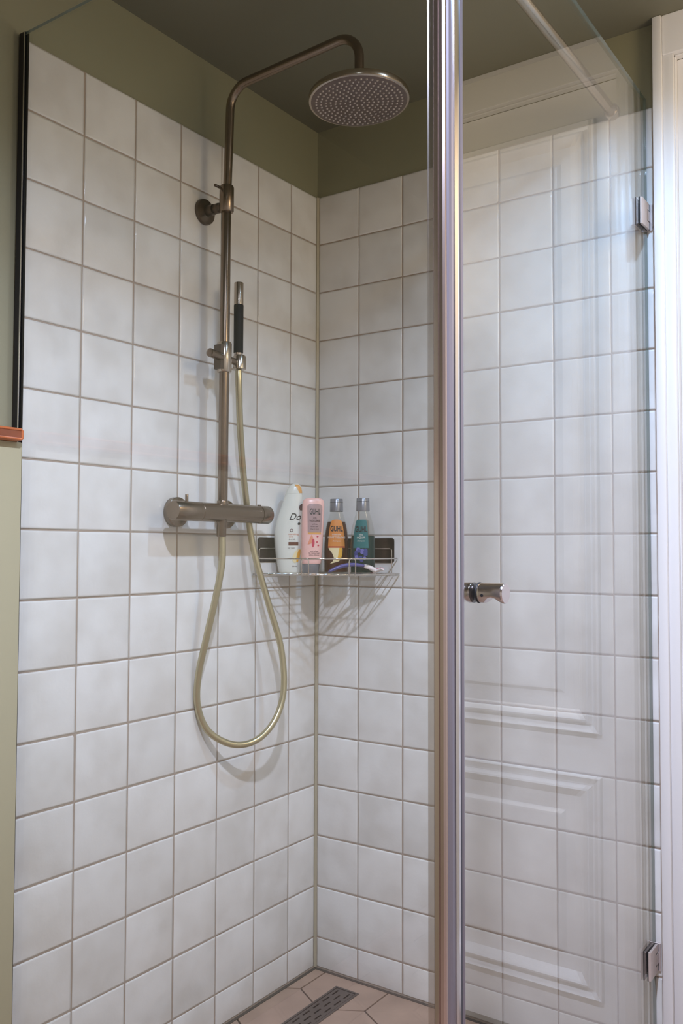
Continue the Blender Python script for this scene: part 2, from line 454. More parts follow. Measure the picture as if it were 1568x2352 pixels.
obj('header', *merge(bevel_box(.9230, DX1+.042, -.018, .0045, 2.158, 2.2447, .0015)), M['white'], tr)
obj('side_casing', *bevel_box(DX1+.0005, DX1+.042, -.018, .0045, 0, 2.158, .002), M['white'], tr)
# rebate lining inside the opening
obj('lining', *merge(box(.9447, .9468, -.004, .0118, 0, DZ), box(.9447, DX1, -.004, .0118, DZ-.003, DZ+.0005)), M['white'], tr)
# caulk between the last tiles and the casing
def caulk():
    r = random.Random(3); P = []
    z = .0
    while z < 2.245: P.append((.9008+r.uniform(-.0004, .0004), -.0005+r.uniform(-.0006, .0006), z)); z += .03
    return tube(P, [.0036+r.uniform(-.0004, .0004) for _ in P], 6)
obj('caulk', *caulk(), M['white_caulk'], tr)

# ------------------------------------------------------------------ fixed glass panel
GT = 2.063
gp = thing('glass_panel', 'fixed clear glass shower panel held by a black wall channel and tall aluminium post', 'glass panel', (.44, -.939, 0))
def pane(x0, x1, y0, y1, z0, z1, axis, par):
    V, F = box(x0, x1, y0, y1, z0, z1)
    big = (4, 5) if axis == 'x' else (2, 3)
    fmx = {i: 1 for i in range(6) if i not in big}
    o = obj('glass_pane', V, F, M['glass'], par, mats=[M['glass_edge']], fm=fmx)
    return o
pane(.004, .8795, -.942, -.936, .008, GT, 'y', gp)
obj('wall_channel', *merge(box(0.0005, .0175, -.9442, -.9425, .004, GT), box(.0005,   .0175, -.9355, -.9345, .004, GT), box(.0005, .0035, -.9425, -.9355, .004, GT)), M['black'], gp)
obj('channel_gasket', *box(.0155, .0182, -.9448, -.9442, .004, GT), M['alu'], gp)
# corner post: extruded profile with ribs, each visible strip its own face band
PZ0, PZ1 = .008, 2.30
post = [(.8795, -.931), (.8795, -.9445), (.8835, -.9465), (.8875, -.9475), (.8885, -.9458), (.8895, -.9475), (.8945, -.9478), (.8975, -.9462), (.8985, -.9445)]
PTOP = GT + .004
obj('corner_post', *prism(post + [(.8985, -.931)], PZ0, PTOP), M['alu_brown'], gp, smooth=True, autos=25)
obj('post_strip', *prism([(.8986, -.9445), (.9010, -.9425), (.9030, -.9395), (.9030, -.9330), (.8986, -.9330)], PZ0, PTOP), M['alu_grey'], gp)
obj('edge_seal', *prism([(.8700, -.9432), (.8794, -.9450), (.8794, -.9430), (.8720, -.9421)], PZ0, GT), M['seal'], gp)
# ------------------------------------------------------------------ glass door
GX0, GX1 = .878, .884
DT = 2.080
gd = thing('shower_door', 'clear glass shower door hinged on the tiled wall with a steel knob', 'shower door', (.881, -.45, 0))
pane(GX0, GX1, -.908, -.0045, .012, DT, 'x', gd)
obj('door_profile', *prism([(.8995, -.9325), (.9040, -.9325), (.9058, -.9280), (.9058, -.9235), (.8995, -.9235)], .012, DT), M['alu'], gd, smooth=True, autos=20)
obj('magnet_strip', *prism([(.8840, -.9234), (.9048, -.9234), (.9048, -.9180), (.8840, -.9170)], .012, DT), M['alu_dark'], gd)
obj('rear_strip', *prism([(.8842, -.9179), (.9045, -.9179), (.9062, -.9150), (.9050, -.9110), (.8842, -.9085)], .012, DT), M['alu_grey'], gd, smooth=True, autos=20)
obj('door_seal', *prism([(.8842, -.9084), (.9000, -.9100), (.8950, -.8960), (.8842, -.8900)], .012, DT), M['seal'], gd)
obj('hinge_seal', *box(.8790, .8830, -.0044, .0, .02, DT-.01), M['seal'], gd)
for zc in (1.817, .256):
    hg = obj('hinge', *bevel_box(.8855, .8905, -.0620, -.0100, zc-.0285, zc+.0285, .0006, 1), M['satin'], gd)
    for (a, b) in ((.8842, .8854), (.8756, .8778)):
        obj('gasket', *box(a, b, -.0625, -.0100, zc-.029, zc+.029), M['rubber'], hg)
    obj('inner_plate', *bevel_box(.8705, .8755, -.0620, -.0100, zc-.0285, zc+.0285, .0006, 1), M['satin'], hg)
    obj('wall_bracket', *merge(bevel_box(.8690, .8950, -.0050, -.0004, zc-.0285, zc+.0285, .0006, 1), bevel_box(.8856, .8912, -.0230, -.0040, zc-.011, zc+.011, .0005, 1)), M['satin'], hg)
    obj('pivot_gap', *merge(box(.8905, .8908, -.0240, -.0230, zc-.012, zc+.012), box(.8905, .8908, -.0240, -.0095, zc+.011, zc+.0125), box(.8905, .8908, -.0240, -.0095, zc-.0125, zc-.011), box(.8856, .8900, -.0098, -.0052, zc+.013, zc+.0275), box(.8856, .8900, -.0098, -.0052, zc-.0275, zc-.013)), M['rubber'], hg)
def knob(x0, x1, y, z, r, cut):
    V, F = [], []; n = 40; m = 22
    for i in range(m+1):
        t = i/m; x = x0+(x1-x0)*t
        for k in range(n):
            th = 2*PI*k/n; cy, cz = math.cos(th), math.sin(th)
            rr = r*(1-.06*(i in (0, m)))
            if cut:
                u = (t-.56)/.36
                depth = .62*max(0, 1-u*u)
                lim = -r*(1-depth)
            else:
                lim = -r*(1-.55*t)
            V.append((x, y+rr*cy, z+max(rr*cz, lim)))
    for i in range(m):
        for k in range(n): F.append((i*n+k, i*n+(k+1) % n, (i+1)*n+(k+1) % n, (i+1)*n+k))
    F += [tuple(range(n)), tuple(m*n+k for k in range(n))]
    return V, F
KY, KZ = -.826, 1.043
kb = obj('knob', *knob(.8862, .9240, KY, KZ, .0140, True), M['steel'], gd, smooth=True, autos=50)
obj('gasket', *cyl((.8842, KY, KZ), (.8866, KY, KZ), .0146), M['rubber'], kb, smooth=True, autos=40)
obj('gasket', *cyl((.8756, KY, KZ), (.8778, KY, KZ), .0142), M['rubber'], kb, smooth=True, autos=40)
obj('inner_knob', *knob(.8755, .8480, KY, KZ, .0140, True), M['steel'], kb, smooth=True, autos=50)
obj('grub_screw', *cyl((.8950, KY-.0137, KZ-.003), (.8950, KY-.0142, KZ-.003), .0021), M['rubber'], kb)

# ------------------------------------------------------------------ support bar
sb = thing('support_bar', 'round brushed steel stabiliser bar running from the tiled wall to the glass panel top', 'support bar', (.812, 0, 2.07))
BZ = 2.070
obj('bar', *cyl((.812, -.006, BZ), (.812, -.9600, BZ+.008), .0115), M['nickel'], sb, smooth=True, autos=40)
obj('wall_flange', *lathe((.812, -.0002, BZ), (0, -1, 0), [(0, .016), (.004, .0165), (.016, .0160), (.018, .0145), (.018, .012)], 32), M['nickel'], sb, smooth=True, autos=40)
obj('glass_clamp', *merge(bevel_box(.794, .830, -.952, -.9425, GT-.030, BZ+.004, .002), bevel_box(.794, .830, -.9355, -.926, GT-.030, BZ+.004, .002)), M['nickel'], sb, smooth=True, autos=40)

# ------------------------------------------------------------------ shower column
RX, RY = .067, -.446
sc = thing('shower_column', 'brushed bronze shower column with riser pipe, thermostatic mixer bar and round rain head', 'shower column', (0, RY, 1.18))
obj('riser_pipe', *cyl((RX-.001, RY, 1.20), (RX+.003, RY, 1.895), .0112, 28), M['bronze'], sc, smooth=True, autos=40)
arm = fillet_path([(RX+.004, RY, 1.88), (RX+.014, RY, 2.150), (.432, RY, 2.166), (.432, RY, 2.040)], .052, 10)
obj('overhead_arm', *tube(arm, .0098, 24), M['bronze'], sc, smooth=True, autos=60)
cl = obj('pipe_collar', *lathe((RX+.0035, RY, 1.866), (0.01, 0, 1), [(0, .0145), (.003, .0165), (.056, .0165), (.060, .0150), (.060, .010)], 32), M['bronze'], sc, smooth=True, autos=40)
obj('locking_pin', *cyl((RX, RY-.014, 1.918), (RX, RY-.036, 1.918), .0032, 14), M['bronze_dark'], cl, smooth=True, autos=40)
wm = obj('wall_bracket', *lathe((.0004, RY, 1.881), (1, 0, 0), [(0, .0295), (.004, .0300), (.008, .0285), (.0095, .020), (.012, .0125), (.032, .0120), (.033, .0085), (.038, .0085), (.040, .0115), (.048, .0115), (.050, .009), (.062, .009)], 36), M['bronze_dark'], sc, smooth=True, autos=40)
# rain head
HXc, HZ = .432, 2.018
tl = Vector((-.10, .02, 1)).normalized()
rh = obj('rain_head', *lathe((HXc, RY, HZ), (-.045, .0, 1), [(0, .1005), (.0008, .1028), (.0030, .1035), (.0110, .1035), (.0130, .1025), (.0150, .092), (.0175, .040), (.024, .024), (.032, .019), (.034, .0115), (.040, .0115)], 72), M['nickel'], sc, smooth=True, autos=35)
hz = Vector((-.045, 0, 1)).normalized(); hx = Vector((1, 0, .045)).normalized(); hy = hz.cross(hx)
obj('spray_face', *lathe(Vector((HXc, RY, HZ)) - hz*.0012, (-.045, 0, 1), [(0, .0970), (.0006, .0985), (.0015, .0990)], 64), M['headface'], rh, smooth=True, autos=35)
noz = []
rg = 0
for ring in range(1, 10):
    rad = .0098*ring; n = max(6, int(5.6*ring))
    for k in range(n):
        th = 2*PI*(k+.5*(ring % 2))/n
        p = Vector((HXc, RY, HZ)) - hz*.0012 + (hx*math.cos(th) + hy*math.sin(th))*rad
        noz.append(lathe(p, -hz, [(0, .0023), (.0016, .0019), (.0022, .0011)], 7))
nzz = obj('nozzle', *merge(*noz), M['nozzle'], rh, smooth=True, autos=50); nzz['kind'] = 'stuff'
# mixer bar
MX, MZ = .067, 1.183
mb = obj('mixer_body', *lathe((MX, -.523, MZ), (0, 1, 0), [(0, .0195), (.0012, .0208), (.197, .0208), (.198, .0195)], 40), M['bronze'], sc, smooth=True, autos=40)
kn = obj('temperature_handle', *lathe((MX, -.5240, MZ), (0, -1, 0), [(0, .0195), (.001, .0212), (.074, .0212), (.0765, .0195)], 40), M['bronze'], sc, smooth=True, autos=40)
obj('handle_pin', *cyl((MX, -.560, MZ+.019), (MX, -.560, MZ+.036), .0036, 16), M['bronze'], kn, smooth=True, autos=40)
k2 = obj('flow_handle', *lathe((MX, -.3240, MZ), (0, 1, 0), [(0, .0195), (.001, .0212), (.034, .0212), (.038, .0180), (.0385, .0170)], 40), M['bronze'], sc, smooth=True, autos=40)
obj('stop_button', *cyl((MX, -.320, MZ+.0195), (MX, -.320, MZ+.0235), .0045, 16), M['bronze_dark'], k2, smooth=True, autos=40)
for fy in (-.531, -.372):
    e = obj('wall_flange', *lathe((.0004, fy, MZ), (1, 0, 0), [(0, .0320), (.0010, .0328), (.0130, .0328), (.0145, .0310), (.0147, .014), (.047, .014)], 40), M['bronze'], sc, smooth=True, autos=40)
obj('riser_socket', *cyl((RX-.001, RY, 1.199), (RX-.001, RY, 1.210), .0128, 28), M['bronze'], sc, smooth=True, autos=40)
obj('hose_outlet', *lathe((MX, RY-.004, 1.167), (0, 0, -1), [(0, .0140), (.004, .0130), (.010, .0112), (.036, .0108), (.0375, .0100)], 32), M['bronze'], sc, smooth=True, autos=40)
# slider holding the hand shower
sl = obj('slider', *lathe((RX+.0005, RY, 1.500), (0, 0, 1), [(0, .0150), (.002, .0165), (.066, .0165), (.068, .0150), (.068, .0113)], 32), M['nickel'], sc, smooth=True, autos=40)
obj('slider_wedge', *prism([(RX-.012, RY-.004), (RX-.010, RY-.022), (RX+.010, RY-.022), (RX+.012, RY-.004)], 1.505, 1.560), M['bronze_dark'], sl)
obj('clamp_knob', *cyl((RX+.004, RY-.014, 1.532), (RX+.010, RY-.058, 1.534), .0095), M['bronze'], sl, smooth=True, autos=40)
obj('clamp_axle', *cyl((RX+.002, RY+.012, 1.531), (RX+.001, -.402, 1.530), .0080), M['bronze'], sl, smooth=True, autos=40)
WY, WX = -.4000, .069
obj('wand_holder', *lathe((WX+.001, WY+.003, 1.514), (0, 0, 1), [(0, .0125), (.001, .0150), (.030, .0150), (.032, .0135), (.032, .0105)], 28), M['nickel'], sl, smooth=True, autos=40)

hs = thing('hand_shower', 'slim stick hand shower with black grip standing in its holder beside the riser', 'hand shower', (WX, WY, 1.52))
obj('spray_tube', *lathe((WX, WY, 1.664), (0, 0, 1), [(0, .0108), (.050, .0108), (.0515, .0102), (.0520, .0085)], 28), M['nickel'], hs, smooth=True, autos=40)
obj('grip', *lathe((WX, WY, 1.552), (0, 0, 1), [(0, .0105), (.001, .0110), (.111, .0112), (.112, .0108)], 28), M['blackgrip'], hs, smooth=True, autos=40)
obj('base_sleeve', *lathe((WX, WY, 1.5475), (0, 0, 1), [(0, .0098), (.0044, .0104)], 28), M['nickel'], hs, smooth=True, autos=40)
HP = [(-.450, 1.129, .067), (-.451, 1.070, .067), (-.468, 1.002, .058), (-.498, .910, .036), (-.522, .832, .016), (-.5250, .770, .0095), (-.500, .716, .016), (-.452, .680, .034), (-.390, .658, .056), (-.326, .659, .074), (-.272, .684, .086), (-.237, .728, .090), (-.226, .787, .088), (-.241, .872, .078), (-.280, .958, .062), (-.327, 1.062, .044), (-.347, 1.115, .035), (-.3600, 1.164, .0300), (-.3700, 1.215, .0310), (-.3830, 1.290, .041), (-.393, 1.380, .056), (-.3985, 1.470, .069), (-.400, 1.512, .069)]
# the photograph's coordinates were read in the plane x = .07; keep each point on its line of sight while it swings free of the wall
CAMP = Vector((1.43392, -1.94913, 1.10165))
def at_depth(y, z, x):
    p = Vector((.07, y, z)); d = p - CAMP; return CAMP + d*((x-CAMP.x)/d.x)
hose = obj('shower_hose', *tube(catmull([at_depth(y, z, x) for y, z, x in HP], 10), .0077, 16), M['hose'], smooth=True, origin=(.067, RY, 1.1), autos=60)
hose['label'] = 'satin brass shower hose hanging in a long loop below the mixer bar'; hose['category'] = 'hose'

# ------------------------------------------------------------------ corner shelf
SZ = 1.041; SR = .264
sh = thing('corner_shelf', 'chrome wire corner shelf stuck to the tiles with dark adhesive plates', 'shelf', (.10, -.10, SZ))
def curve(a, b, z, e=2.7, n=28):
    P = []
    for i in range(n+1):
        t = PI/2*i/n; P.append((b*math.sin(t)**(2/e), -a*math.cos(t)**(2/e), z))
    return P
wr = .0015
off = .006
def closed_loop(a, b, z):
    P = curve(a, b, z); P[0] = (off, -a, z); P[-1] = (b, -off, z)
    return [(max(x, off), min(y, -off), zz) for x, y, zz in P]
obj('base_rim', *merge(tube(closed_loop(.268, .262, SZ), .0020, 8), tube([(off, -.268, SZ), (off, -off, SZ), (.262, -off, SZ)], .0018, 8)), M['chrome'], sh, smooth=True)
obj('top_rail', *merge(tube(closed_loop(.262, .256, 1.0795), .0018, 8)), M['chrome'], sh, smooth=True)
def lim(x, a=.266, b=.260, e=2.7): return a*max(0, 1-(x/b)**e)**(1/e)
for k in range(1, 15):
    x = off + k*.0172
    if lim(x) < .02: break
    obj('base_wire', *tube([(x, -off, SZ+.001), (x, -lim(x), SZ+.001)], .0011, 6), M['chrome'], sh, smooth=True)
for k in range(1, 4):
    y = .066*k
    obj('cross_wire', *tube([(off, -y, SZ-.0022), (lim(y, .260, .266), -y, SZ-.0022)], .0012, 6), M['chrome'], sh, smooth=True)
def on_rim(i, n=28, a=.268, b=.262, e=2.7):
    t = PI/2*i/n; return Vector((b*math.sin(t)**(2/e), -a*math.cos(t)**(2/e), 0))
for i0 in (7.6, 16.8):
    p = on_rim(i0); q = on_rim(i0+1.9); d = (q-p).normalized(); nrm = Vector((d.y, -d.x, 0))*.003
    w2 = .0085
    c = (p+q)/2 + nrm
    P = [c-d*w2+Vector((0, 0, SZ-.004)), c-d*w2+Vector((0, 0, 1.0725))]
    for k in range(1, 8): th = PI*k/8; P.append(c - d*w2*math.cos(th) + Vector((0, 0, 1.0725+w2*math.sin(th))))
    P += [c+d*w2+Vector((0, 0, 1.0725)), c+d*w2+Vector((0, 0, SZ-.004))]
    obj('wire_guard', *tube(P, .0014, 8), M['chrome'], sh, smooth=True)
# end stirrups hooking over the adhesive plates
obj('end_bracket', *tube(fillet_path([(off, -.246, SZ), (off, -.246, 1.104), (.0055, -.15, 1.104), (.0055, -.10, 1.104)], .006, 5), .0014, 8), M['chrome'], sh, smooth=True)
obj('end_bracket', *tube(fillet_path([(.240, -off, SZ), (.240, -off, 1.104), (.15, -.0055, 1.104), (.10, -.0055, 1.104)], .006, 5), .0014, 8), M['chrome'], sh, smooth=True)
def plateA(y0, y1, z0, z1): return bevel_box(.0008, .0030, y0, y1, z0, z1, .0008, 1)
def rrect(a0, a1, z0, z1, r, n=5):
    P = []
    for cx, cz, s in ((a1-r, z1-r, 0), (a0+r, z1-r, 1), (a0+r, z0+r, 2), (a1-r, z0+r, 3)):
        for k in range(n+1): th = PI/2*(s+k/n); P.append((cx+r*math.cos(th), cz+r*math.sin(th)))
    return P
def slab(poly, f0, f1):
    n = len(poly); V = [f0(*p) for p in poly] + [f1(*p) for p in poly]
    return V, [tuple(range(n)), tuple(range(n, 2*n))] + [(i, (i+1) % n, n+(i+1) % n, n+i) for i in range(n)]
obj('adhesive_plate', *slab(rrect(-.246, -.050, 1.070, 1.130, .007), lambda a, z: (.0006, a, z), lambda a, z: (.0028, a, z)), M['plate'], sh)
obj('adhesive_plate', *slab(rrect(.050, .245, 1.068, 1.131, .007), lambda a, z: (a, -.0006, z), lambda a, z: (a, -.0028, z)), M['plate'], sh)

# ------------------------------------------------------------------ bottles
BASE = SZ + .0022
class Body:
    """lofted container: prof rows (z, half width, half depth, sideways shift)"""
    def __init__(s, x, y, front_deg, prof, e=2.2):
        s.c = Vector((x, y, 0)); a = math.radians(front_deg)
        s.f = Vector((math.cos(a), math.sin(a), 0)); s.r = Vector((-s.f.y, s.f.x, 0)); s.p = prof; s.e = e
    def row(s, z):
        P = s.p
        if z <= P[0][0]: return P[0][1:]
        for a, b in zip(P, P[1:]):
            if z <= b[0]:
                t = (z-a[0])/max(b[0]-a[0], 1e-6); return tuple(a[k]+(b[k]-a[k])*t for k in (1, 2, 3))
        return P[-1][1:]
    def pt(s, w, hw, hd, sh, z, th):
        c, sn = math.cos(th), math.sin(th); q = 2/s.e
        return s.c + s.r*(sh + hw*math.copysign(abs(c)**q, c)) + s.f*(hd*math.copysign(abs(sn)**q, sn)) + Vector((0, 0, z))
    def loft(s, z0=None, z1=None, inset=0., n=40):
        rows = [p for p in s.p if (z0 is None or p[0] > z0+1e-6) and (z1 is None or p[0] < z1-1e-6)]
        if z0 is not None: rows = [(z0, *s.row(z0))] + rows
        if z1 is not None: rows = rows + [(z1, *s.row(z1))]
        V, F = [], []
        for z, hw, hd, sh_ in rows:
            for k in range(n): V.append(tuple(s.pt(0, max(hw-inset, .0005), max(hd-inset, .0005), sh_, z, 2*PI*k/n)))
        m = len(rows)
        for i in range(m-1):
            for k in range(n): F.append((i*n+k, i*n+(k+1) % n, (i+1)*n+(k+1) % n, (i+1)*n+k))
        F += [tuple(range(n)), tuple((m-1)*n+k for k in range(n))]
        return V, F
    def surf(s, a, z, lift=.0004):
        """point on the front surface at sideways distance a (from the middle) and height z"""
        hw, hd, sh_ = s.row(z); t = min(abs(a)/hw, .985)
        d = hd*(1-t**s.e)**(1/s.e)
        return s.c + s.r*(sh_+a) + s.f*(d+lift) + Vector((0, 0, z))
    def patch(s, edges, lift=.0004, n=10):
        """edges: rows (z, a_left, a_right)"""
        V, F = [], []
        for z, a0, a1 in edges:
            for k in range(n+1): V.append(tuple(s.surf(a0+(a1-a0)*k/n, z, lift)))
        for i in range(len(edges)-1):
            for k in range(n): F.append((i*(n+1)+k, i*(n+1)+k+1, (i+1)*(n+1)+k+1, (i+1)*(n+1)+k))
        return V, F
    def text(s, txt, size, a, z, m, par, name='lettering', lift=.0008, squeeze=1., shear=0., bold=0.):
        cu = bpy.data.curves.new('t', 'FONT'); cu.body = txt; cu.size = size; cu.align_x = 'CENTER'; cu.align_y = 'CENTER'
        cu.shear = shear; cu.offset = bold; cu.resolution_u = 3
        o = bpy.data.objects.new('t', cu); COL.objects.link(o)
        dg = bpy.context.evaluated_depsgraph_get(); dg.update()
        me = bpy.data.meshes.new_from_object(o.evaluated_get(dg))
        V = [tuple(s.surf(a+v.co.x*squeeze, z+v.co.y, lift)) for v in me.vertices]
        F = [tuple(p.vertices) for p in me.polygons]
        bpy.data.objects.remove(o); bpy.data.meshes.remove(me)
        return obj(name, V, F, m, par)
def oval(z0, z1, aw, n=9, power=.5):
    zc, h = (z0+z1)/2, (z1-z0)/2
    return [(zc+h*math.sin(PI/2*(2*i/n-1)), -aw*max(0.02, math.cos(PI/2*(2*i/n-1))), aw*max(0.02, math.cos(PI/2*(2*i/n-1)))) for i in range(n+1)]
def sh_edges(E, a): return [(z, a0+a, a1+a) for z, a0, a1 in E]
def smooth_prof(P, n=5):
    Q = catmull([Vector((p[0], p[1], p[2])) for p in P], n); S4 = catmull([Vector((p[0], p[3], 0)) for p in P], n)
    return [(a.x, a.y, a.z, b.y) for a, b in zip(Q, S4)]

# white body wash bottle, leaning curve
wbot = thing('white_bottle', 'large white curved shampoo bottle with orange-tipped cap at the shelf left end', 'bottle', (.043, -.170, BASE))
pw = smooth_prof([(BASE, .0245, .016, -.001), (BASE+.004, .0275, .0185, -.0015), (BASE+.040, .0330, .0215, -.003), (BASE+.085, .0370, .0225, -.003), (BASE+.125, .0345, .0215, .0005), (BASE+.155, .0290, .0190, .0045), (BASE+.178, .0240, .0165, .0075), (BASE+.190, .0215, .0150, .0090)])
Wb = Body(.043, -.170, -52, pw, 2.2)
obj('body', *Wb.loft(), M['whiteplastic'], wbot, smooth=True, autos=60)
pc = smooth_prof([(BASE+.1905, .0210, .0145, .0092), (BASE+.200, .0190, .0135, .0105), (BASE+.210, .0140, .0110, .0120), (BASE+.2155, .0070, .0060, .0130)])
Wc = Body(.043, -.170, -52, pc, 2.2)
capw = obj('cap', *Wc.loft(), M['whiteplastic'], wbot, smooth=True, autos=60)
obj('orange_edge', *Wc.patch([(BASE+.1925, .0130, .0200), (BASE+.198, .0095, .0185), (BASE+.204, .0060, .0160), (BASE+.209, .0010, .0128), (BASE+.2135, -.0030, .0080)], .0008), M['goldplastic'], capw)
Wb.text('Dove', .0235, .0200, BASE+.134, M['ink'], wbot, shear=.3, squeeze=.95)
obj('logo_mark', *Wb.patch(sh_edges(oval(BASE+.150, BASE+.166, .0060), .0230), .0007), M['softink'], wbot)
obj('drop_mark', *Wb.patch(sh_edges(oval(BASE+.115, BASE+.121, .0035), .0220), .0008), M['ink'], wbot)
obj('seal_mark', *Wb.patch(sh_edges(oval(BASE+.098, BASE+.106, .0040), .0050), .0007), M['softink'], wbot)
obj('seal_mark', *Wb.patch(sh_edges(oval(BASE+.0995, BASE+.1045, .0026), .0050), .0009), M['whiteplastic'], wbot)
Wb.text('nourishing', .0062, .0105, BASE+.093, M['almond'], wbot)
Wb.text('care', .0062, .0050, BASE+.0865, M['almond'], wbot)
Wb.text('& oil silk', .0045, .0080, BASE+.0805, M['softink'], wbot)
obj('brown_band', *Wb.patch([(BASE+.066, -.0010, .0235), (BASE+.074, -.0010, .0235)], .0007), M['brownink'], wbot)
Wb.text('hair wash', .0045, .0060, BASE+.060, M['softink'], wbot)
obj('oil_swirl', *Wb.patch([(BASE+.024, .0130, .0160), (BASE+.030, .0080, .0215), (BASE+.040, .0090, .0255), (BASE+.050, .0150, .0270), (BASE+.058, .0225, .0275)], .0007), M['cream'], wbot)
obj('oil_swirl', *Wb.patch([(BASE+.026, .0185, .0215), (BASE+.034, .0180, .0260), (BASE+.046, .0205, .0285), (BASE+.056, .0255, .0290)], .0010), M['yellow'], wbot)
Wb.text('250 ml', .0045, .0130, BASE+.016, M['softink'], wbot)

# pink conditioner tube standing on its cap
pt_ = thing('pink_tube', 'pink conditioner tube with mauve label standing upside down on its grey cap', 'tube', (.100, -.155, BASE))
pp = smooth_prof([(BASE+.0215, .0215, .0170, -.002), (BASE+.026, .0245, .0190, -.002), (BASE+.060, .0265, .0190, -.0008), (BASE+.110, .0275, .0170, .0010), (BASE+.150, .0275, .0130, .0025), (BASE+.168, .0270, .0105, .0030), (BASE+.176, .0235, .0085, .0032), (BASE+.180, .0150, .0060, .0032)])
PB = Body(.100, -.155, -48, pp, 2.3)
obj('tube_body', *PB.loft(), M['pink'], pt_, smooth=True, autos=60)
PC = Body(.100, -.155, -48, [(BASE, .0190, .0165, -.003), (BASE+.001, .0200, .0172, -.003), (BASE+.021, .0212, .0180, -.002), (BASE+.0214, .0200, .0170, -.002)], 2.2)
obj('cap', *PC.loft(), M['greycap'], pt_, smooth=True, autos=40)
lab = obj('label_patch', *PB.patch([(BASE+.097, -.0125, .0205), (BASE+.100, -.0130, .0210), (BASE+.150, -.0155, .0220), (BASE+.160, -.0160, .0215), (BASE+.164, -.0120, .0170), (BASE+.1655, -.0030, .0080)], .0005), M['mauve'], pt_)
obj('label_band', *PB.patch([(BASE+.0925, -.0125, .0205), (BASE+.0968, -.0125, .0205)], .0005), M['goldplastic'], lab)
PB.text('GUHL', .0195, .0035, BASE+.1460, M['ink'], pt_, squeeze=.52, bold=.0004)
PB.text('silk', .0072, .0035, BASE+.1315, M['softink'], pt_)
PB.text('VOLUME', .0068, .0035, BASE+.1245, M['softink'], pt_, bold=.0002)
PB.text('spülung', .0045, .0035, BASE+.1170, M['softink'], pt_)
PB.text('feines haar', .0045, .0035, BASE+.1110, M['softink'], pt_)
PB.text('pflegt & stärkt', .0038, .0035, BASE+.1050, M['softink'], pt_)
obj('almond_print', *PB.patch([(BASE+.068, -.0120, -.0105), (BASE+.072, -.0110, .0010), (BASE+.080, -.0080, .0015), (BASE+.088, -.0050, -.0005), (BASE+.091, -.0040, -.0035)], .0005), M['almond'], pt_)
obj('petal_print', *PB.patch(sh_edges(oval(BASE+.062, BASE+.082, .0035), .0015), .0008), M['crimson'], pt_)
for a, z, k in ((.0120, .0865, .0026), (.0145, .0660, .0022), (.0110, .0740, .0020)):
    obj('petal_print', *PB.patch(sh_edges(oval(BASE+z-k, BASE+z+k, k), a), .0006), M['crimson'], pt_)
for z, t in ((.0520, 'mild pflege'), (.0475, 'für feines haar'), (.0430, 'ohne silikone')):
    PB.text(t, .0048, .0050, BASE+z, M['softink'], pt_)

# two clear pump-less shampoo bottles
def clear_bottle(name, label, x, y, front, liq, fill, labmat):
    t = thing(name, label, 'bottle', (x, y, BASE), 'clear shampoo bottles with grey caps')
    pr = smooth_prof([(BASE, .0265, .0185, 0), (BASE+.003, .0290, .0205, 0), (BASE+.050, .0298, .0215, 0), (BASE+.085, .0285, .0210, 0), (BASE+.110, .0255, .0195, 0), (BASE+.130, .0205, .0175, 0), (BASE+.143, .0165, .0150, 0), (BASE+.148, .0145, .0140, 0)])
    B = Body(x, y, front, pr, 2.2)
    obj('shell', *B.loft(), M['shell'], t, smooth=True, autos=60)
    obj('shampoo', *B.loft(BASE+.002, BASE+fill, .0012), liq, t, smooth=True, autos=60)
    Cb = Body(x, y, front, [(BASE+.1482, .0150, .0150, 0), (BASE+.149, .0160, .0160, 0), (BASE+.179, .0152, .0152, 0), (BASE+.180, .0145, .0145, 0)], 2.0)
    c = obj('cap', *Cb.loft(), M['greycap'], t, smooth=True, autos=40)
    obj('cap_seam', *lathe((x, y, BASE+.1705), (0, 0, 1), [(0, .0153), (.0002, .01575), (.0008, .01575), (.001, .0153)], 32), M['rubber'], c)
    return t, B
am, AB = clear_bottle('amber_shampoo_bottle', 'clear shampoo bottle with amber liquid and orange label beside the pink tube', .126, -.087, -54, M['amberliq'], .124, 'orange')
lb = obj('label_patch', *AB.patch([(BASE+.0645, -.0200, .0200), (BASE+.090, -.0185, .0185), (BASE+.110, -.0160, .0160), (BASE+.124, -.0130, .0130), (BASE+.1275, -.0100, .0100), (BASE+.1290, -.0040, .0040)], .0006), M['orange'], am)
obj('label_band', *AB.patch([(BASE+.0605, -.0203, .0203), (BASE+.0644, -.0200, .0200)], .0006), M['orangered'], lb)
AB.text('GUHL', .0180, 0, BASE+.1060, M['ink'], am, squeeze=.62, bold=.0005, lift=.0012)
AB.text('intensiv', .0070, 0, BASE+.0930, M['whiteink'], am, lift=.0012)
AB.text('KRÄFTIGUNG', .0068, 0, BASE+.0855, M['whiteink'], am, lift=.0012)
AB.text('shampoo', .0052, 0, BASE+.0770, M['whiteink'], am, lift=.0012)
obj('petal_print', *AB.patch([(BASE+.0225, -.0150, -.0120), (BASE+.028, -.0085, .0060), (BASE+.036, -.0060, .0115), (BASE+.046, -.0095, .0140), (BASE+.056, -.0170, .0145), (BASE+.0604, -.0190, .0140)], .0008), M['cream'], am)
obj('petal_print', *AB.patch([(BASE+.030, .0000, .0080), (BASE+.040, .0040, .0130), (BASE+.050, .0050, .0142), (BASE+.0604, .0070, .0138)], .0011), M['yellow'], am)
te, TB = clear_bottle('teal_shampoo_bottle', 'clear shampoo bottle with teal liquid and blue flower label at the shelf right', .205, -.085, -66, M['tealliq'], .090, 'teal')
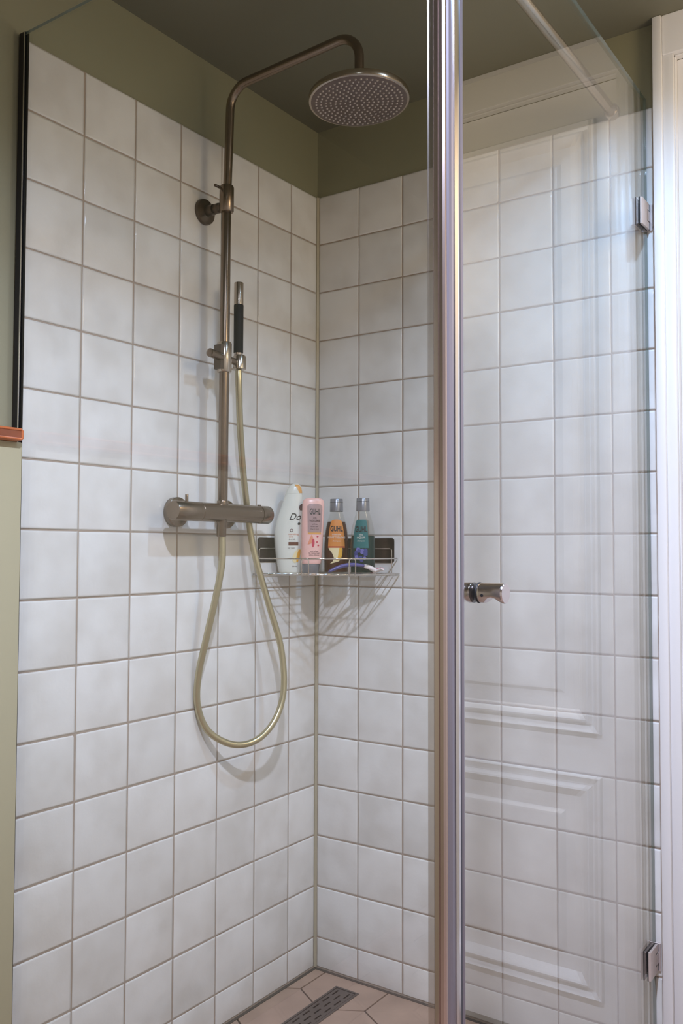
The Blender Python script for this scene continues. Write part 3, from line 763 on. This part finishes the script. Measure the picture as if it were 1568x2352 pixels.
lb = obj('label_patch', *TB.patch([(BASE+.0600, -.0200, .0170), (BASE+.090, -.0190, .0155), (BASE+.110, -.0165, .0135), (BASE+.124, -.0135, .0115), (BASE+.1275, -.0105, .0090)], .0006), M['teal'], te)
TB.text('GUHL', .0180, -.0010, BASE+.1040, M['ink'], te, squeeze=.60, bold=.0005, lift=.0012)
TB.text('blau', .0060, -.0010, BASE+.0920, M['whiteink'], te, lift=.0012)
TB.text('AQUA', .0068, -.0010, BASE+.0850, M['whiteink'], te, lift=.0012)
TB.text('shampoo', .0048, -.0010, BASE+.0770, M['whiteink'], te, lift=.0012)
fr = random.Random(5)
for k in range(18):
    a, z, rr = fr.uniform(-.013, .011), fr.uniform(.030, .058), fr.uniform(.0035, .0055)
    obj('flower_print', *TB.patch(sh_edges(oval(BASE+z-rr, BASE+z+rr, rr, 6), a), .0007+k*.00006, 6), M['blueflower'] if k % 3 else M['lilac'], te)

# razor lying in front of the bottles
rz = thing('razor', 'purple handled razor with white and pink head lying on the wire shelf', 'razor', (.16, -.165, BASE))
def razor_pt(t, h): a, b = Vector((.163, -.172, 0)), Vector((.245, -.085, 0)); return a + (b-a)*t + Vector((0, 0, BASE+h))
RP = [razor_pt(t, h) for t, h in ((0, .0035), (.12, .011), (.3, .0185), (.5, .0215), (.68, .0195), (.76, .0175))]
rp = catmull(RP, 6)
obj('handle', *tube(rp, [.0030+.0018*math.sin(PI*min(1, i/len(rp)*1.05)) for i in range(len(rp))], 12), M['purple'], rz, smooth=True, autos=60)
RN = catmull([razor_pt(.74, .0180), razor_pt(.84, .0150), razor_pt(.93, .0100), razor_pt(.99, .0062)], 5)
obj('neck', *tube(RN, [.0046+.0012*math.sin(PI*i/(len(RN)-1)) for i in range(len(RN))], 12), M['whiterazor'], rz, smooth=True, autos=60)
def obox(c, u, v, n, a, b, d):
    c = Vector(c); V = [tuple(c + u*sx*a + v*sy*b + n*sz*d) for sz in (-1, 1) for sy in (-1, 1) for sx in (-1, 1)]
    return V, [(0,2,3,1), (4,5,7,6), (0,1,5,4), (2,6,7,3), (0,4,6,2), (1,3,7,5)]
hc = razor_pt(1.02, .0070); uu = Vector((.94, -.20, .20)).normalized(); nn = Vector((.2, .3, 1)).normalized(); vv = nn.cross(uu).normalized(); nn = uu.cross(vv)
hdz = obj('head', *obox(hc, uu, vv, nn, .0185, .0050, .0022), M['whiterazor'], rz)
obj('lubricating_strip', *obox(hc+nn*.0028, uu, vv, nn, .0170, .0042, .0010), M['pinkrazor'], hdz)
obj('end_cap', *obox(hc-uu*.0190, uu, vv, nn, .0012, .0046, .0030), M['pinkrazor'], hdz)
for o_ in (wbot, pt_): o_.scale = (1, 1, 1.035)
for o_ in (am, te): o_.scale = (1.05, 1.05, 1.035)
print('tiles', cnt, 'objects', len(bpy.data.objects))
